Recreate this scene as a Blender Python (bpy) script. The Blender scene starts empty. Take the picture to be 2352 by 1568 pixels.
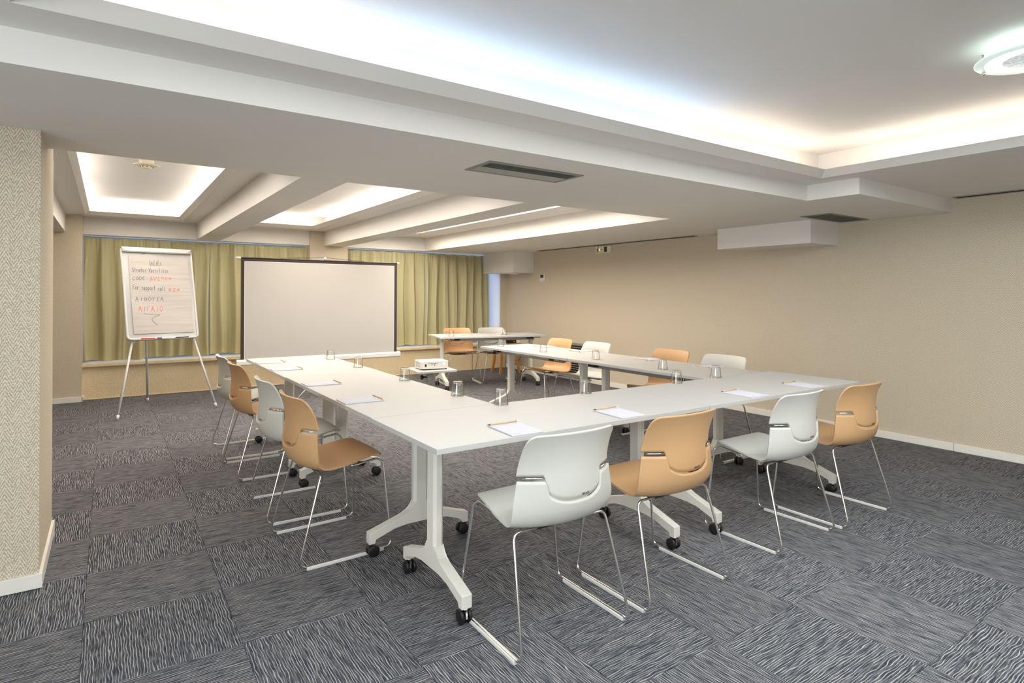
import bpy, bmesh, math, random
from mathutils import Vector, Matrix
S = bpy.context.scene
COL = S.collection
PI = math.pi
R = math.radians

# ------------------------------------------------------------------ camera, world, exposure
cam_d = bpy.data.cameras.new('camera')
cam = bpy.data.objects.new('camera', cam_d); COL.objects.link(cam); S.camera = cam
cam_d.sensor_fit = 'HORIZONTAL'; cam_d.sensor_width = 36.0
cam_d.lens = 1357.8 / 2352 * 36
cam_d.shift_x = -0.52 / 2352; cam_d.shift_y = -107.7 / 2352
cam_d.clip_start = 0.05
cam.matrix_world = Matrix.Translation((0.0752, -2.9024, 1.3169)) @ Matrix.Rotation(-0.6, 4, 'Z') @ Matrix.Rotation(PI / 2, 4, 'X') @ Matrix.Rotation(0.0048, 4, 'Z')

W = bpy.data.worlds.new('world'); S.world = W; W.use_nodes = True
bg = W.node_tree.nodes['Background']
bg.inputs[0].default_value = (0.42, 0.58, 1.0, 1); bg.inputs[1].default_value = 2.6

S.view_settings.view_transform = 'Standard'; S.view_settings.look = 'None'
S.view_settings.gamma = 1.0; S.view_settings.use_curve_mapping = False
S.view_settings.exposure = 0.24
S.cycles.use_denoising = True
S.cycles.max_bounces = 9; S.cycles.diffuse_bounces = 5; S.cycles.glossy_bounces = 3
S.cycles.transparent_max_bounces = 12
S.cycles.caustics_reflective = False; S.cycles.caustics_refractive = False
S.cycles.sample_clamp_indirect = 6.0

COVE = 0.36      # brightness of the cove tubes
LAMP = 1.0      # brightness of the round ceiling lamps

# large fill lights added under the ceiling trays, apart from the cove tubes
def tray_fill(name, x, y, z, sx, sy, watt, col):
    d = bpy.data.lights.new(name, 'AREA'); d.shape = 'RECTANGLE'; d.size = sx; d.size_y = sy; d.energy = watt; d.color = col
    o = bpy.data.objects.new(name, d); COL.objects.link(o); o.location = (x, y, z); return o
tray_fill('tray_fill', 2.1, -2.9, 2.14, 4.1, 4.2, 72, (0.90, 0.96, 1.0))
for x, sx, wt in ((0.36, 0.9, 38), (2.04, 0.9, 50), (3.75, 0.9, 84)):
    tray_fill('tray_fill', x, 3.45, 2.20, sx, 4.4, wt, (1.0, 0.90, 0.78))

# cool fill lights added at made-up windows behind and left of the camera
def window_fill(x, y, z, sx, sy, rz, watt):
    d = bpy.data.lights.new('window_fill', 'AREA'); d.shape = 'RECTANGLE'; d.size = sx; d.size_y = sy; d.energy = watt; d.color = (0.86, 0.94, 1.0)
    o = bpy.data.objects.new('window_fill', d); COL.objects.link(o); o.location = (x, y, z); o.rotation_euler = (R(90), 0, R(rz)); return o
window_fill(1.7, -5.80, 1.30, 5.6, 1.35, 0, 9)
window_fill(-2.50, -3.4, 1.30, 3.6, 1.35, -90, 110)

# ------------------------------------------------------------------ materials
def mat(name, col, rough=0.5, metal=0.0, spec=0.5, **k):
    m = bpy.data.materials.new(name); m.use_nodes = True
    b = m.node_tree.nodes['Principled BSDF']
    b.inputs['Base Color'].default_value = (*col, 1)
    b.inputs['Roughness'].default_value = rough; b.inputs['Metallic'].default_value = metal
    b.inputs['Specular IOR Level'].default_value = spec
    for a, v in k.items(): b.inputs[a.replace('_', ' ')].default_value = v
    return m
class NT:
    def __init__(s, m): s.t = m.node_tree; s.b = s.t.nodes['Principled BSDF']
    def n(s, kind, **k):
        nd = s.t.nodes.new(kind)
        for a, v in k.items():
            if a.startswith('i'):
                key = a[1:]
                nd.inputs[int(key) if key.isdigit() else key].default_value = v
            else: setattr(nd, a, v)
        return nd
    def l(s, a, b): s.t.links.new(a, b)
    def math(s, op, a, b=None, c=None):
        nd = s.n('ShaderNodeMath', operation=op)
        for i, v in enumerate((a, b, c)):
            if v is None: continue
            if isinstance(v, (int, float)): nd.inputs[i].default_value = v
            else: s.l(v, nd.inputs[i])
        return nd.outputs[0]
    def ramp(s, f, stops):
        nd = s.n('ShaderNodeValToRGB'); e = nd.color_ramp.elements
        while len(e) < len(stops): e.new(0.5)
        for i, (p, c) in enumerate(stops): e[i].position = p; e[i].color = (*c, 1)
        s.l(f, nd.inputs[0]); return nd.outputs[0]
    def bump(s, h, dist, strength=1.0):
        nd = s.n('ShaderNodeBump'); nd.inputs['Strength'].default_value = strength
        nd.inputs['Distance'].default_value = dist
        s.l(h, nd.inputs['Height']); s.l(nd.outputs[0], s.b.inputs['Normal'])

def add_grain(m, amount=0.04, scale=40, bump=0.0):
    q = NT(m); tc = q.n('ShaderNodeTexCoord'); no = q.n('ShaderNodeTexNoise', iScale=scale, iDetail=3.0)
    q.l(tc.outputs['Object'], no.inputs['Vector'])
    c = q.b.inputs['Base Color'].default_value[:3]
    q.l(q.ramp(no.outputs['Fac'], [(0.3, tuple(v * (1 - amount) for v in c)), (0.7, tuple(min(1, v * (1 + amount)) for v in c))]), q.b.inputs['Base Color'])
    if bump: q.bump(no.outputs['Fac'], bump)
    return m

M = {}
M['paint'] = add_grain(mat('ceiling_paint', (0.80, 0.775, 0.735), 0.75, spec=0.3), 0.012, 3)
M['table'] = add_grain(mat('white_laminate', (0.53, 0.52, 0.50), 0.45, spec=0.28), 0.012, 200)
M['table_edge'] = add_grain(mat('white_edge_band', (0.58, 0.57, 0.53), 0.4), 0.01, 60)
M['powder'] = add_grain(mat('white_powder_coat', (0.80, 0.775, 0.70), 0.38), 0.02, 300)
M['grey_metal'] = add_grain(mat('grey_aluminium', (0.42, 0.42, 0.41), 0.42, 0.6), 0.03, 120)
M['chrome'] = add_grain(mat('chrome', (0.82, 0.81, 0.79), 0.13, 1.0), 0.01, 50)
M['black'] = add_grain(mat('black_plastic', (0.012, 0.011, 0.011), 0.4), 0.1, 200)
M['black_fabric'] = add_grain(mat('black_border', (0.035, 0.025, 0.022), 0.7), 0.08, 90)
M['shell_white'] = add_grain(mat('white_polypropylene', (0.60, 0.59, 0.54), 0.42), 0.01, 400, 0.00006)
M['shell_tan'] = add_grain(mat('tan_polypropylene', (0.57, 0.34, 0.165), 0.42), 0.015, 400, 0.00006)
M['glide'] = add_grain(mat('white_nylon', (0.80, 0.79, 0.76), 0.45), 0.01, 100)
M['mark'] = add_grain(mat('dark_print', (0.03, 0.03, 0.03), 0.6), 0.05, 500)
M['mark_pale'] = add_grain(mat('pale_print', (0.40, 0.40, 0.44), 0.7), 0.05, 500)
M['paper'] = add_grain(mat('pad_paper', (0.64, 0.63, 0.70), 0.7), 0.01, 80)
M['pencil'] = add_grain(mat('pencil_wood', (0.64, 0.43, 0.20), 0.55), 0.08, 220)
M['graphite'] = add_grain(mat('graphite', (0.05, 0.05, 0.05), 0.5), 0.1, 200)
M['screen'] = add_grain(mat('screen_fabric', (0.52, 0.50, 0.47), 0.85, spec=0.2), 0.01, 6)
M['white_plastic'] = add_grain(mat('white_plastic', (0.78, 0.77, 0.73), 0.4), 0.01, 90)
M['cream_plastic'] = add_grain(mat('cream_plastic', (0.82, 0.76, 0.58), 0.45), 0.02, 90)
M['board_white'] = add_grain(mat('whiteboard_enamel', (0.56, 0.56, 0.56), 0.15), 0.01, 30)
M['board_frame'] = add_grain(mat('board_frame_plastic', (0.68, 0.68, 0.67), 0.3), 0.01, 60)
M['tray_grey'] = add_grain(mat('grey_bar', (0.38, 0.37, 0.35), 0.4), 0.03, 60)
M['ink_blue'] = add_grain(mat('slate_ink', (0.17, 0.17, 0.22), 0.8), 0.1, 300)
M['ink_red'] = add_grain(mat('red_ink', (0.80, 0.16, 0.10), 0.8), 0.1, 300)
M['red'] = add_grain(mat('red_plastic', (0.62, 0.03, 0.02), 0.4), 0.05, 90)
M['blue'] = add_grain(mat('blue_plastic', (0.03, 0.03, 0.25), 0.4), 0.05, 90)
M['green'] = add_grain(mat('sign_green', (0.006, 0.05, 0.028), 0.4), 0.05, 90)
M['wood'] = add_grain(mat('orange_beech', (0.50, 0.21, 0.045), 0.4), 0.12, 25)
M['vent'] = add_grain(mat('vent_grey', (0.42, 0.41, 0.37), 0.5, 0.1), 0.05, 90)
M['vent_frame'] = add_grain(mat('vent_frame_grey', (0.26, 0.255, 0.225), 0.5, 0.1), 0.05, 90)
M['dark'] = add_grain(mat('duct_dark', (0.015, 0.012, 0.01), 0.8), 0.1, 20)
M['lcd'] = add_grain(mat('lcd_green', (0.045, 0.055, 0.03), 0.3), 0.05, 90)
M['base'] = add_grain(mat('baseboard_paint', (0.84, 0.81, 0.74), 0.45), 0.015, 20)
M['sill'] = add_grain(mat('sill_stone', (0.74, 0.60, 0.40), 0.6), 0.10, 9)
M['frame_alu'] = add_grain(mat('window_frame_white', (0.6, 0.6, 0.62), 0.4), 0.02, 60)
M['cable'] = add_grain(mat('cable_black', (0.015, 0.013, 0.012), 0.5), 0.1, 60)

def emis(name, col, strength, scale=60):
    m = mat(name, col); q = NT(m)
    q.b.inputs['Emission Color'].default_value = (*col, 1); q.b.inputs['Emission Strength'].default_value = strength
    return m
M['tube_warm'] = emis('tube_warm_white', (1.0, 0.91, 0.82), 30 * COVE)
M['tube_coffer'] = emis('tube_soft_white', (1.0, 0.93, 0.87), 58 * COVE)
M['tube_neutral'] = emis('tube_neutral_white', (1.0, 0.92, 0.86), 30 * COVE)
M['tube_cool'] = emis('tube_cool_white', (0.50, 0.70, 1.0), 38 * COVE)
M['lamp'] = emis('lamp_opal', (0.88, 1.0, 0.97), 1.1 * LAMP)
M['led_amber'] = emis('sign_led', (1.0, 0.5, 0.08), 2.2)

def pane_mat():
    m = bpy.data.materials.new('clear_glass'); m.use_nodes = True; t = m.node_tree
    for n in list(t.nodes): t.nodes.remove(n)
    o = t.nodes.new('ShaderNodeOutputMaterial'); tr = t.nodes.new('ShaderNodeBsdfTransparent'); g = t.nodes.new('ShaderNodeBsdfGlossy')
    g.inputs['Roughness'].default_value = 0.03; g.inputs['Color'].default_value = (1, 1, 1, 1)
    lw = t.nodes.new('ShaderNodeLayerWeight'); lw.inputs['Blend'].default_value = 0.5
    cr = t.nodes.new('ShaderNodeValToRGB'); cr.color_ramp.elements[0].color = (0.985, 0.985, 0.98, 1); cr.color_ramp.elements[1].color = (0.36, 0.35, 0.32, 1)
    cr.color_ramp.elements[0].position = 0.45; cr.color_ramp.elements[1].position = 1.0
    pw = t.nodes.new('ShaderNodeMath'); pw.operation = 'POWER'; pw.inputs[1].default_value = 2.6
    ma = t.nodes.new('ShaderNodeMath'); ma.operation = 'MULTIPLY_ADD'; ma.inputs[1].default_value = 0.5; ma.inputs[2].default_value = 0.045
    mx = t.nodes.new('ShaderNodeMixShader')
    t.links.new(lw.outputs['Facing'], cr.inputs[0]); t.links.new(cr.outputs[0], tr.inputs[0])
    t.links.new(lw.outputs['Facing'], pw.inputs[0]); t.links.new(pw.outputs[0], ma.inputs[0])
    t.links.new(ma.outputs[0], mx.inputs[0]); t.links.new(tr.outputs[0], mx.inputs[1]); t.links.new(g.outputs[0], mx.inputs[2])
    t.links.new(mx.outputs[0], o.inputs[0])
    return m
M['glass'] = pane_mat()

def carpet_mat():
    m = mat('ribbed_carpet', (0.1, 0.1, 0.1), 0.95, spec=0.1); q = NT(m)
    tc = q.n('ShaderNodeTexCoord'); oi = q.n('ShaderNodeObjectInfo')
    sep = q.n('ShaderNodeSeparateXYZ'); q.l(tc.outputs['Object'], sep.inputs[0])
    rnd = q.math('MULTIPLY', oi.outputs['Random'], 37.0)
    def noise(sx, sy, off, detail=1.0):
        cb = q.n('ShaderNodeCombineXYZ')
        q.l(q.math('MULTIPLY', sep.outputs[0], sx), cb.inputs[0]); q.l(q.math('MULTIPLY', sep.outputs[1], sy), cb.inputs[1])
        q.l(q.math('ADD', rnd, off), cb.inputs[2])
        no = q.n('ShaderNodeTexNoise', iScale=1.0, iDetail=detail); q.l(cb.outputs[0], no.inputs['Vector'])
        return no.outputs['Fac']
    warp = q.math('MULTIPLY', q.math('SUBTRACT', noise(38, 9.5, 0), 0.5), 0.020)
    u = q.math('ADD', sep.outputs[0], warp)
    ph = q.math('DIVIDE', u, 0.0092)
    tri = q.math('ABSOLUTE', q.math('SUBTRACT', q.math('FRACT', ph), 0.5))          # 0..0.5, peak at line
    brk = noise(95, 9, 7.3, 2.0)
    line = q.math('MULTIPLY', q.math('SUBTRACT', tri, 0.32), 9.0)
    line = q.math('MINIMUM', q.math('MAXIMUM', line, 0.0), 1.0)
    fade = q.math('MINIMUM', q.math('MAXIMUM', q.math('MULTIPLY', q.math('SUBTRACT', brk, 0.33), 5.0), 0.12), 1.0)
    fleck = noise(330, 60, 3.1, 2.0)
    amt = q.math('MULTIPLY', q.math('MULTIPLY', line, fade), q.math('ADD', q.math('MULTIPLY', fleck, 0.9), 0.45))
    body = q.math('MULTIPLY', q.math('SUBTRACT', noise(230, 20, 11.0, 3.0), 0.42), 1.1)
    amt = q.math('ADD', amt, q.math('MAXIMUM', body, 0.0))
    c = q.ramp(amt, [(0.0, CARPET_DARK), (1.0, CARPET_LIGHT)])
    hs = q.n('ShaderNodeHueSaturation'); q.l(c, hs.inputs['Color'])
    q.l(q.math('ADD', q.math('MULTIPLY', oi.outputs['Random'], 0.14), 0.93), hs.inputs['Value'])
    q.l(hs.outputs[0], q.b.inputs['Base Color']); q.bump(amt, 0.002, 0.5)
    return m
CARPET_DARK = (0.042, 0.047, 0.063); CARPET_LIGHT = (0.45, 0.44, 0.425)
M['carpet'] = carpet_mat()

def wallpaper_mat(name, axis, light, line):
    m = mat(name, light, 0.8, spec=0.2); q = NT(m)
    tc = q.n('ShaderNodeNewGeometry'); sep = q.n('ShaderNodeSeparateXYZ'); q.l(tc.outputs['Position'], sep.inputs[0])
    h = sep.outputs[axis]
    t = q.math('ABSOLUTE', q.math('SUBTRACT', q.math('FRACT', q.math('DIVIDE', h, 0.053)), 0.5))
    z = q.math('ADD', sep.outputs[2], q.math('MULTIPLY', t, 0.105))
    ph = q.math('FRACT', q.math('DIVIDE', z, 0.0195))
    no = q.n('ShaderNodeTexNoise', iScale=260.0, iDetail=2.0); q.l(tc.outputs['Position'], no.inputs['Vector'])
    tri = q.math('ABSOLUTE', q.math('SUBTRACT', ph, 0.5))
    v = q.math('ADD', q.math('MULTIPLY', q.math('SUBTRACT', tri, 0.25), 2.6), q.math('MULTIPLY', q.math('SUBTRACT', no.outputs['Fac'], 0.5), 4.2))
    v = q.math('MINIMUM', q.math('MAXIMUM', q.math('ADD', v, 0.5), 0.0), 1.0)
    q.l(q.ramp(v, [(0.0, line), (1.0, light)]), q.b.inputs['Base Color']); q.bump(v, 0.0006, 0.6)
    return m
WL = (0.80, 0.70, 0.555); WD = (0.44, 0.38, 0.285)
M['paper_x'] = wallpaper_mat('herringbone_wallpaper_side', 1, WL, WD)
M['paper_y'] = wallpaper_mat('herringbone_wallpaper_front', 0, WL, WD)

def plaster_mat():
    m = mat('rough_plaster', (0.5, 0.4, 0.25), 0.9, spec=0.15); q = NT(m)
    tc = q.n('ShaderNodeTexCoord'); a = q.n('ShaderNodeTexNoise', iScale=3.0, iDetail=5.0); b = q.n('ShaderNodeTexNoise', iScale=70.0, iDetail=3.0)
    q.l(tc.outputs['Object'], a.inputs['Vector']); q.l(tc.outputs['Object'], b.inputs['Vector'])
    s = q.math('ADD', q.math('MULTIPLY', a.outputs['Fac'], 0.5), q.math('MULTIPLY', b.outputs['Fac'], 0.5))
    q.l(q.ramp(s, [(0.3, (0.70, 0.57, 0.36)), (0.7, (0.84, 0.70, 0.47))]), q.b.inputs['Base Color'])
    q.bump(b.outputs['Fac'], 0.012, 0.6)
    return m
M['plaster'] = plaster_mat()

def curtain_mat():
    m = mat('olive_curtain_cloth', (0.40, 0.345, 0.165), 0.85, spec=0.15); q = NT(m)
    tc = q.n('ShaderNodeTexCoord'); w = q.n('ShaderNodeTexNoise', iScale=500.0, iDetail=1.0); q.l(tc.outputs['Object'], w.inputs['Vector'])
    q.l(q.ramp(w.outputs['Fac'], [(0.3, (0.43, 0.395, 0.235)), (0.7, (0.51, 0.47, 0.285))]), q.b.inputs['Base Color'])
    q.bump(w.outputs['Fac'], 0.0006, 0.5)
    return m
M['curtain'] = curtain_mat()

def flip_paper_mat():
    m = mat('creased_paper', (0.56, 0.53, 0.50), 0.75, spec=0.3); q = NT(m)
    tc = q.n('ShaderNodeTexCoord'); mp = q.n('ShaderNodeMapping'); mp.inputs['Rotation'].default_value = (0, R(14), 0); mp.inputs['Scale'].default_value = (1.0, 1.0, 9.0)
    q.l(tc.outputs['Object'], mp.inputs[0]); a = q.n('ShaderNodeTexNoise', iScale=1.6, iDetail=2.0); q.l(mp.outputs[0], a.inputs['Vector'])
    q.bump(a.outputs['Fac'], 0.012, 0.7)
    q.l(q.ramp(a.outputs['Fac'], [(0.2, (0.54, 0.51, 0.48)), (0.8, (0.60, 0.565, 0.53))]), q.b.inputs['Base Color'])
    return m
M['flip_paper'] = flip_paper_mat()

def lamp_glass_mat():
    m = mat('frosted_lamp_glass', (0.80, 0.92, 0.88), 0.25); q = NT(m)
    tc = q.n('ShaderNodeTexCoord'); vo = q.n('ShaderNodeTexVoronoi', iScale=38.0); vo.feature = 'DISTANCE_TO_EDGE'; q.l(tc.outputs['Object'], vo.inputs['Vector'])
    ln = q.n('ShaderNodeVectorMath', operation='LENGTH'); q.l(tc.outputs['Object'], ln.inputs[0])
    inner = q.math('LESS_THAN', ln.outputs['Value'], 0.105)
    crack = q.math('GREATER_THAN', vo.outputs['Distance'], 0.03)
    k = q.math('MULTIPLY', inner, crack)
    rim = q.math('GREATER_THAN', ln.outputs['Value'], 0.165)
    st = q.math('SUBTRACT', q.math('SUBTRACT', 1.0, q.math('MULTIPLY', k, 0.72)), q.math('MULTIPLY', rim, 0.5))
    q.l(q.ramp(k, [(0.0, (0.86, 1.0, 0.96)), (1.0, (0.80, 0.88, 1.0))]), q.b.inputs['Emission Color'])
    q.l(q.math('MULTIPLY', st, 0.72 * LAMP), q.b.inputs['Emission Strength'])
    return m
M['lamp_glass'] = lamp_glass_mat()

# ------------------------------------------------------------------ mesh helpers
def fillet(pts, r, seg=5):
    pts = [Vector(p) for p in pts]; out = [pts[0]]
    for i in range(1, len(pts) - 1):
        a, b, c = pts[i - 1], pts[i], pts[i + 1]
        u = (a - b); v = (c - b); lu, lv = u.length, v.length; u.normalize(); v.normalize()
        ang = u.angle(v)
        d = min(r / math.tan(ang / 2), lu * 0.49, lv * 0.49)
        p0, p1 = b + u * d, b + v * d
        for k in range(seg + 1):
            t = k / seg; out.append(p0 * (1 - t) ** 2 + b * 2 * t * (1 - t) + p1 * t * t)
    out.append(pts[-1]); return out
class MB:
    def __init__(s): s.bm = bmesh.new(); s.mi = 0
    def face(s, vs, smooth=False):
        try: f = s.bm.faces.new(vs)
        except ValueError: return None
        f.material_index = s.mi; f.smooth = smooth; return f
    def mesh(s, verts, faces, smooth=False):
        v = [s.bm.verts.new(p) for p in verts]
        for f in faces: s.face([v[i] for i in f], smooth)
        return v
    def box(s, c, d, rot=None, bevel=0.0, seg=2):
        hx, hy, hz = d[0] / 2, d[1] / 2, d[2] / 2; c = Vector(c)
        P = [Vector((x, y, z)) for x in (-hx, hx) for y in (-hy, hy) for z in (-hz, hz)]
        if rot is not None: P = [rot @ p for p in P]
        F = [(0, 1, 3, 2), (4, 6, 7, 5), (0, 4, 5, 1), (2, 3, 7, 6), (0, 2, 6, 4), (1, 5, 7, 3)]
        v = s.mesh([p + c for p in P], F)
        if bevel:
            es = list({e for q in v for e in q.link_edges})
            bmesh.ops.bevel(s.bm, geom=es, offset=bevel, segments=seg, affect='EDGES', profile=0.6)
        return s
    def span(s, a, b, bevel=0.0, seg=2):
        return s.box([(a[i] + b[i]) / 2 for i in range(3)], [abs(b[i] - a[i]) for i in range(3)], None, bevel, seg)
    def tube(s, path, r, n=10, caps=True, ry=None):
        path = [Vector(p) for p in path]; rings = []
        prev = None
        for i, p in enumerate(path):
            t = (path[min(i + 1, len(path) - 1)] - path[max(i - 1, 0)]).normalized()
            if prev is None:
                a = Vector((0, 0, 1)) if abs(t.z) < 0.9 else Vector((1, 0, 0))
                prev = t.cross(a).normalized()
            u = (prev - t * prev.dot(t)).normalized(); w = t.cross(u); prev = u
            rr = r[i] if isinstance(r, (list, tuple)) else r
            rings.append([s.bm.verts.new(p + (u * math.cos(2 * PI * k / n) + w * math.sin(2 * PI * k / n) * (ry or 1)) * rr) for k in range(n)])
        for a, b in zip(rings, rings[1:]):
            for k in range(n): s.face([a[k], a[(k + 1) % n], b[(k + 1) % n], b[k]], True)
        if caps: s.face(rings[0][::-1]); s.face(rings[-1])
        return s
    def lathe(s, prof, n=24, c=(0, 0, 0), axis='z', smooth=True):
        rings = []
        for r, z in prof:
            ring = []
            for k in range(n):
                a = 2 * PI * k / n; x, y = r * math.cos(a), r * math.sin(a)
                p = {'z': (x, y, z), 'x': (z, x, y), 'y': (x, z, y)}[axis]
                ring.append(s.bm.verts.new((c[0] + p[0], c[1] + p[1], c[2] + p[2])))
            rings.append(ring)
        for a, b in zip(rings, rings[1:]):
            for k in range(n): s.face([a[k], a[(k + 1) % n], b[(k + 1) % n], b[k]], smooth)
        for ring, rv in ((rings[0], 1), (rings[-1], 0)):
            if prof[0 if rv else -1][0] > 1e-6: s.face(ring[::-1] if rv else ring)
        return s
    def prism(s, poly, a, b, plane='yz', bevel=0.0):
        def P(u, v, w): return {'yz': (w, u, v), 'xz': (u, w, v), 'xy': (u, v, w)}[plane]
        n = len(poly)
        v = s.mesh([P(u, v_, a) for u, v_ in poly] + [P(u, v_, b) for u, v_ in poly],
               [tuple(range(n))[::-1], tuple(range(n, 2 * n))] + [(i, (i + 1) % n, n + (i + 1) % n, n + i) for i in range(n)])
        if bevel:
            es = list({e for q in v for e in q.link_edges})
            bmesh.ops.bevel(s.bm, geom=es, offset=bevel, segments=2, affect='EDGES', profile=0.6)
        return s
    def xf(s, m):
        bmesh.ops.transform(s.bm, matrix=m, verts=s.bm.verts); return s
    def data(s, name, mats):
        bmesh.ops.remove_doubles(s.bm, verts=s.bm.verts, dist=1e-6)
        bmesh.ops.recalc_face_normals(s.bm, faces=s.bm.faces)
        me = bpy.data.meshes.new(name); s.bm.to_mesh(me); s.bm.free()
        for m in (mats if isinstance(mats, (list, tuple)) else [mats]): me.materials.append(M[m])
        return me
    def build(s, name, mats, parent=None):
        o = bpy.data.objects.new(name, s.data(name, mats)); COL.objects.link(o)
        if parent is not None: o.parent = parent
        return o
def rrect(w, h, r, seg=5):
    out = []
    for cx, cy, a0 in ((w / 2 - r, h / 2 - r, 0), (-w / 2 + r, h / 2 - r, 90), (-w / 2 + r, -h / 2 + r, 180), (w / 2 - r, -h / 2 + r, 270)):
        for k in range(seg + 1):
            a = R(a0 + 90 * k / seg); out.append((cx + r * math.cos(a), cy + r * math.sin(a)))
    return out
def tag(o, label, cat, group=None):
    o['label'] = label; o['category'] = cat
    if group: o['group'] = group
    return o
def empty(name, loc, rz=0.0):
    o = bpy.data.objects.new(name, None); COL.objects.link(o); o.location = loc; o.rotation_euler = (0, 0, rz); o.empty_display_size = 0.1
    return o
def struct(o): o['kind'] = 'structure'; return o
def kids(o): return [c for c in bpy.data.objects if c.parent == o]
def copy_tree(o, parent=None):
    c = o.copy(); COL.objects.link(c); c.parent = parent
    for ch in kids(o): copy_tree(ch, c)
    return c
def add_text(name, body, size, matname, mtx, parent, extr=0.0004):
    cu = bpy.data.curves.new(name, 'FONT'); cu.body = body; cu.size = size; cu.extrude = extr; cu.align_x = 'CENTER'; cu.align_y = 'CENTER'
    tmp = bpy.data.objects.new('tmp', cu); COL.objects.link(tmp)
    dg = bpy.context.evaluated_depsgraph_get(); me = bpy.data.meshes.new_from_object(tmp.evaluated_get(dg))
    bpy.data.objects.remove(tmp); bpy.data.curves.remove(cu)
    me.transform(mtx); me.materials.clear(); me.materials.append(M[matname])
    o = bpy.data.objects.new(name, me); COL.objects.link(o); o.parent = parent
    return o

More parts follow.
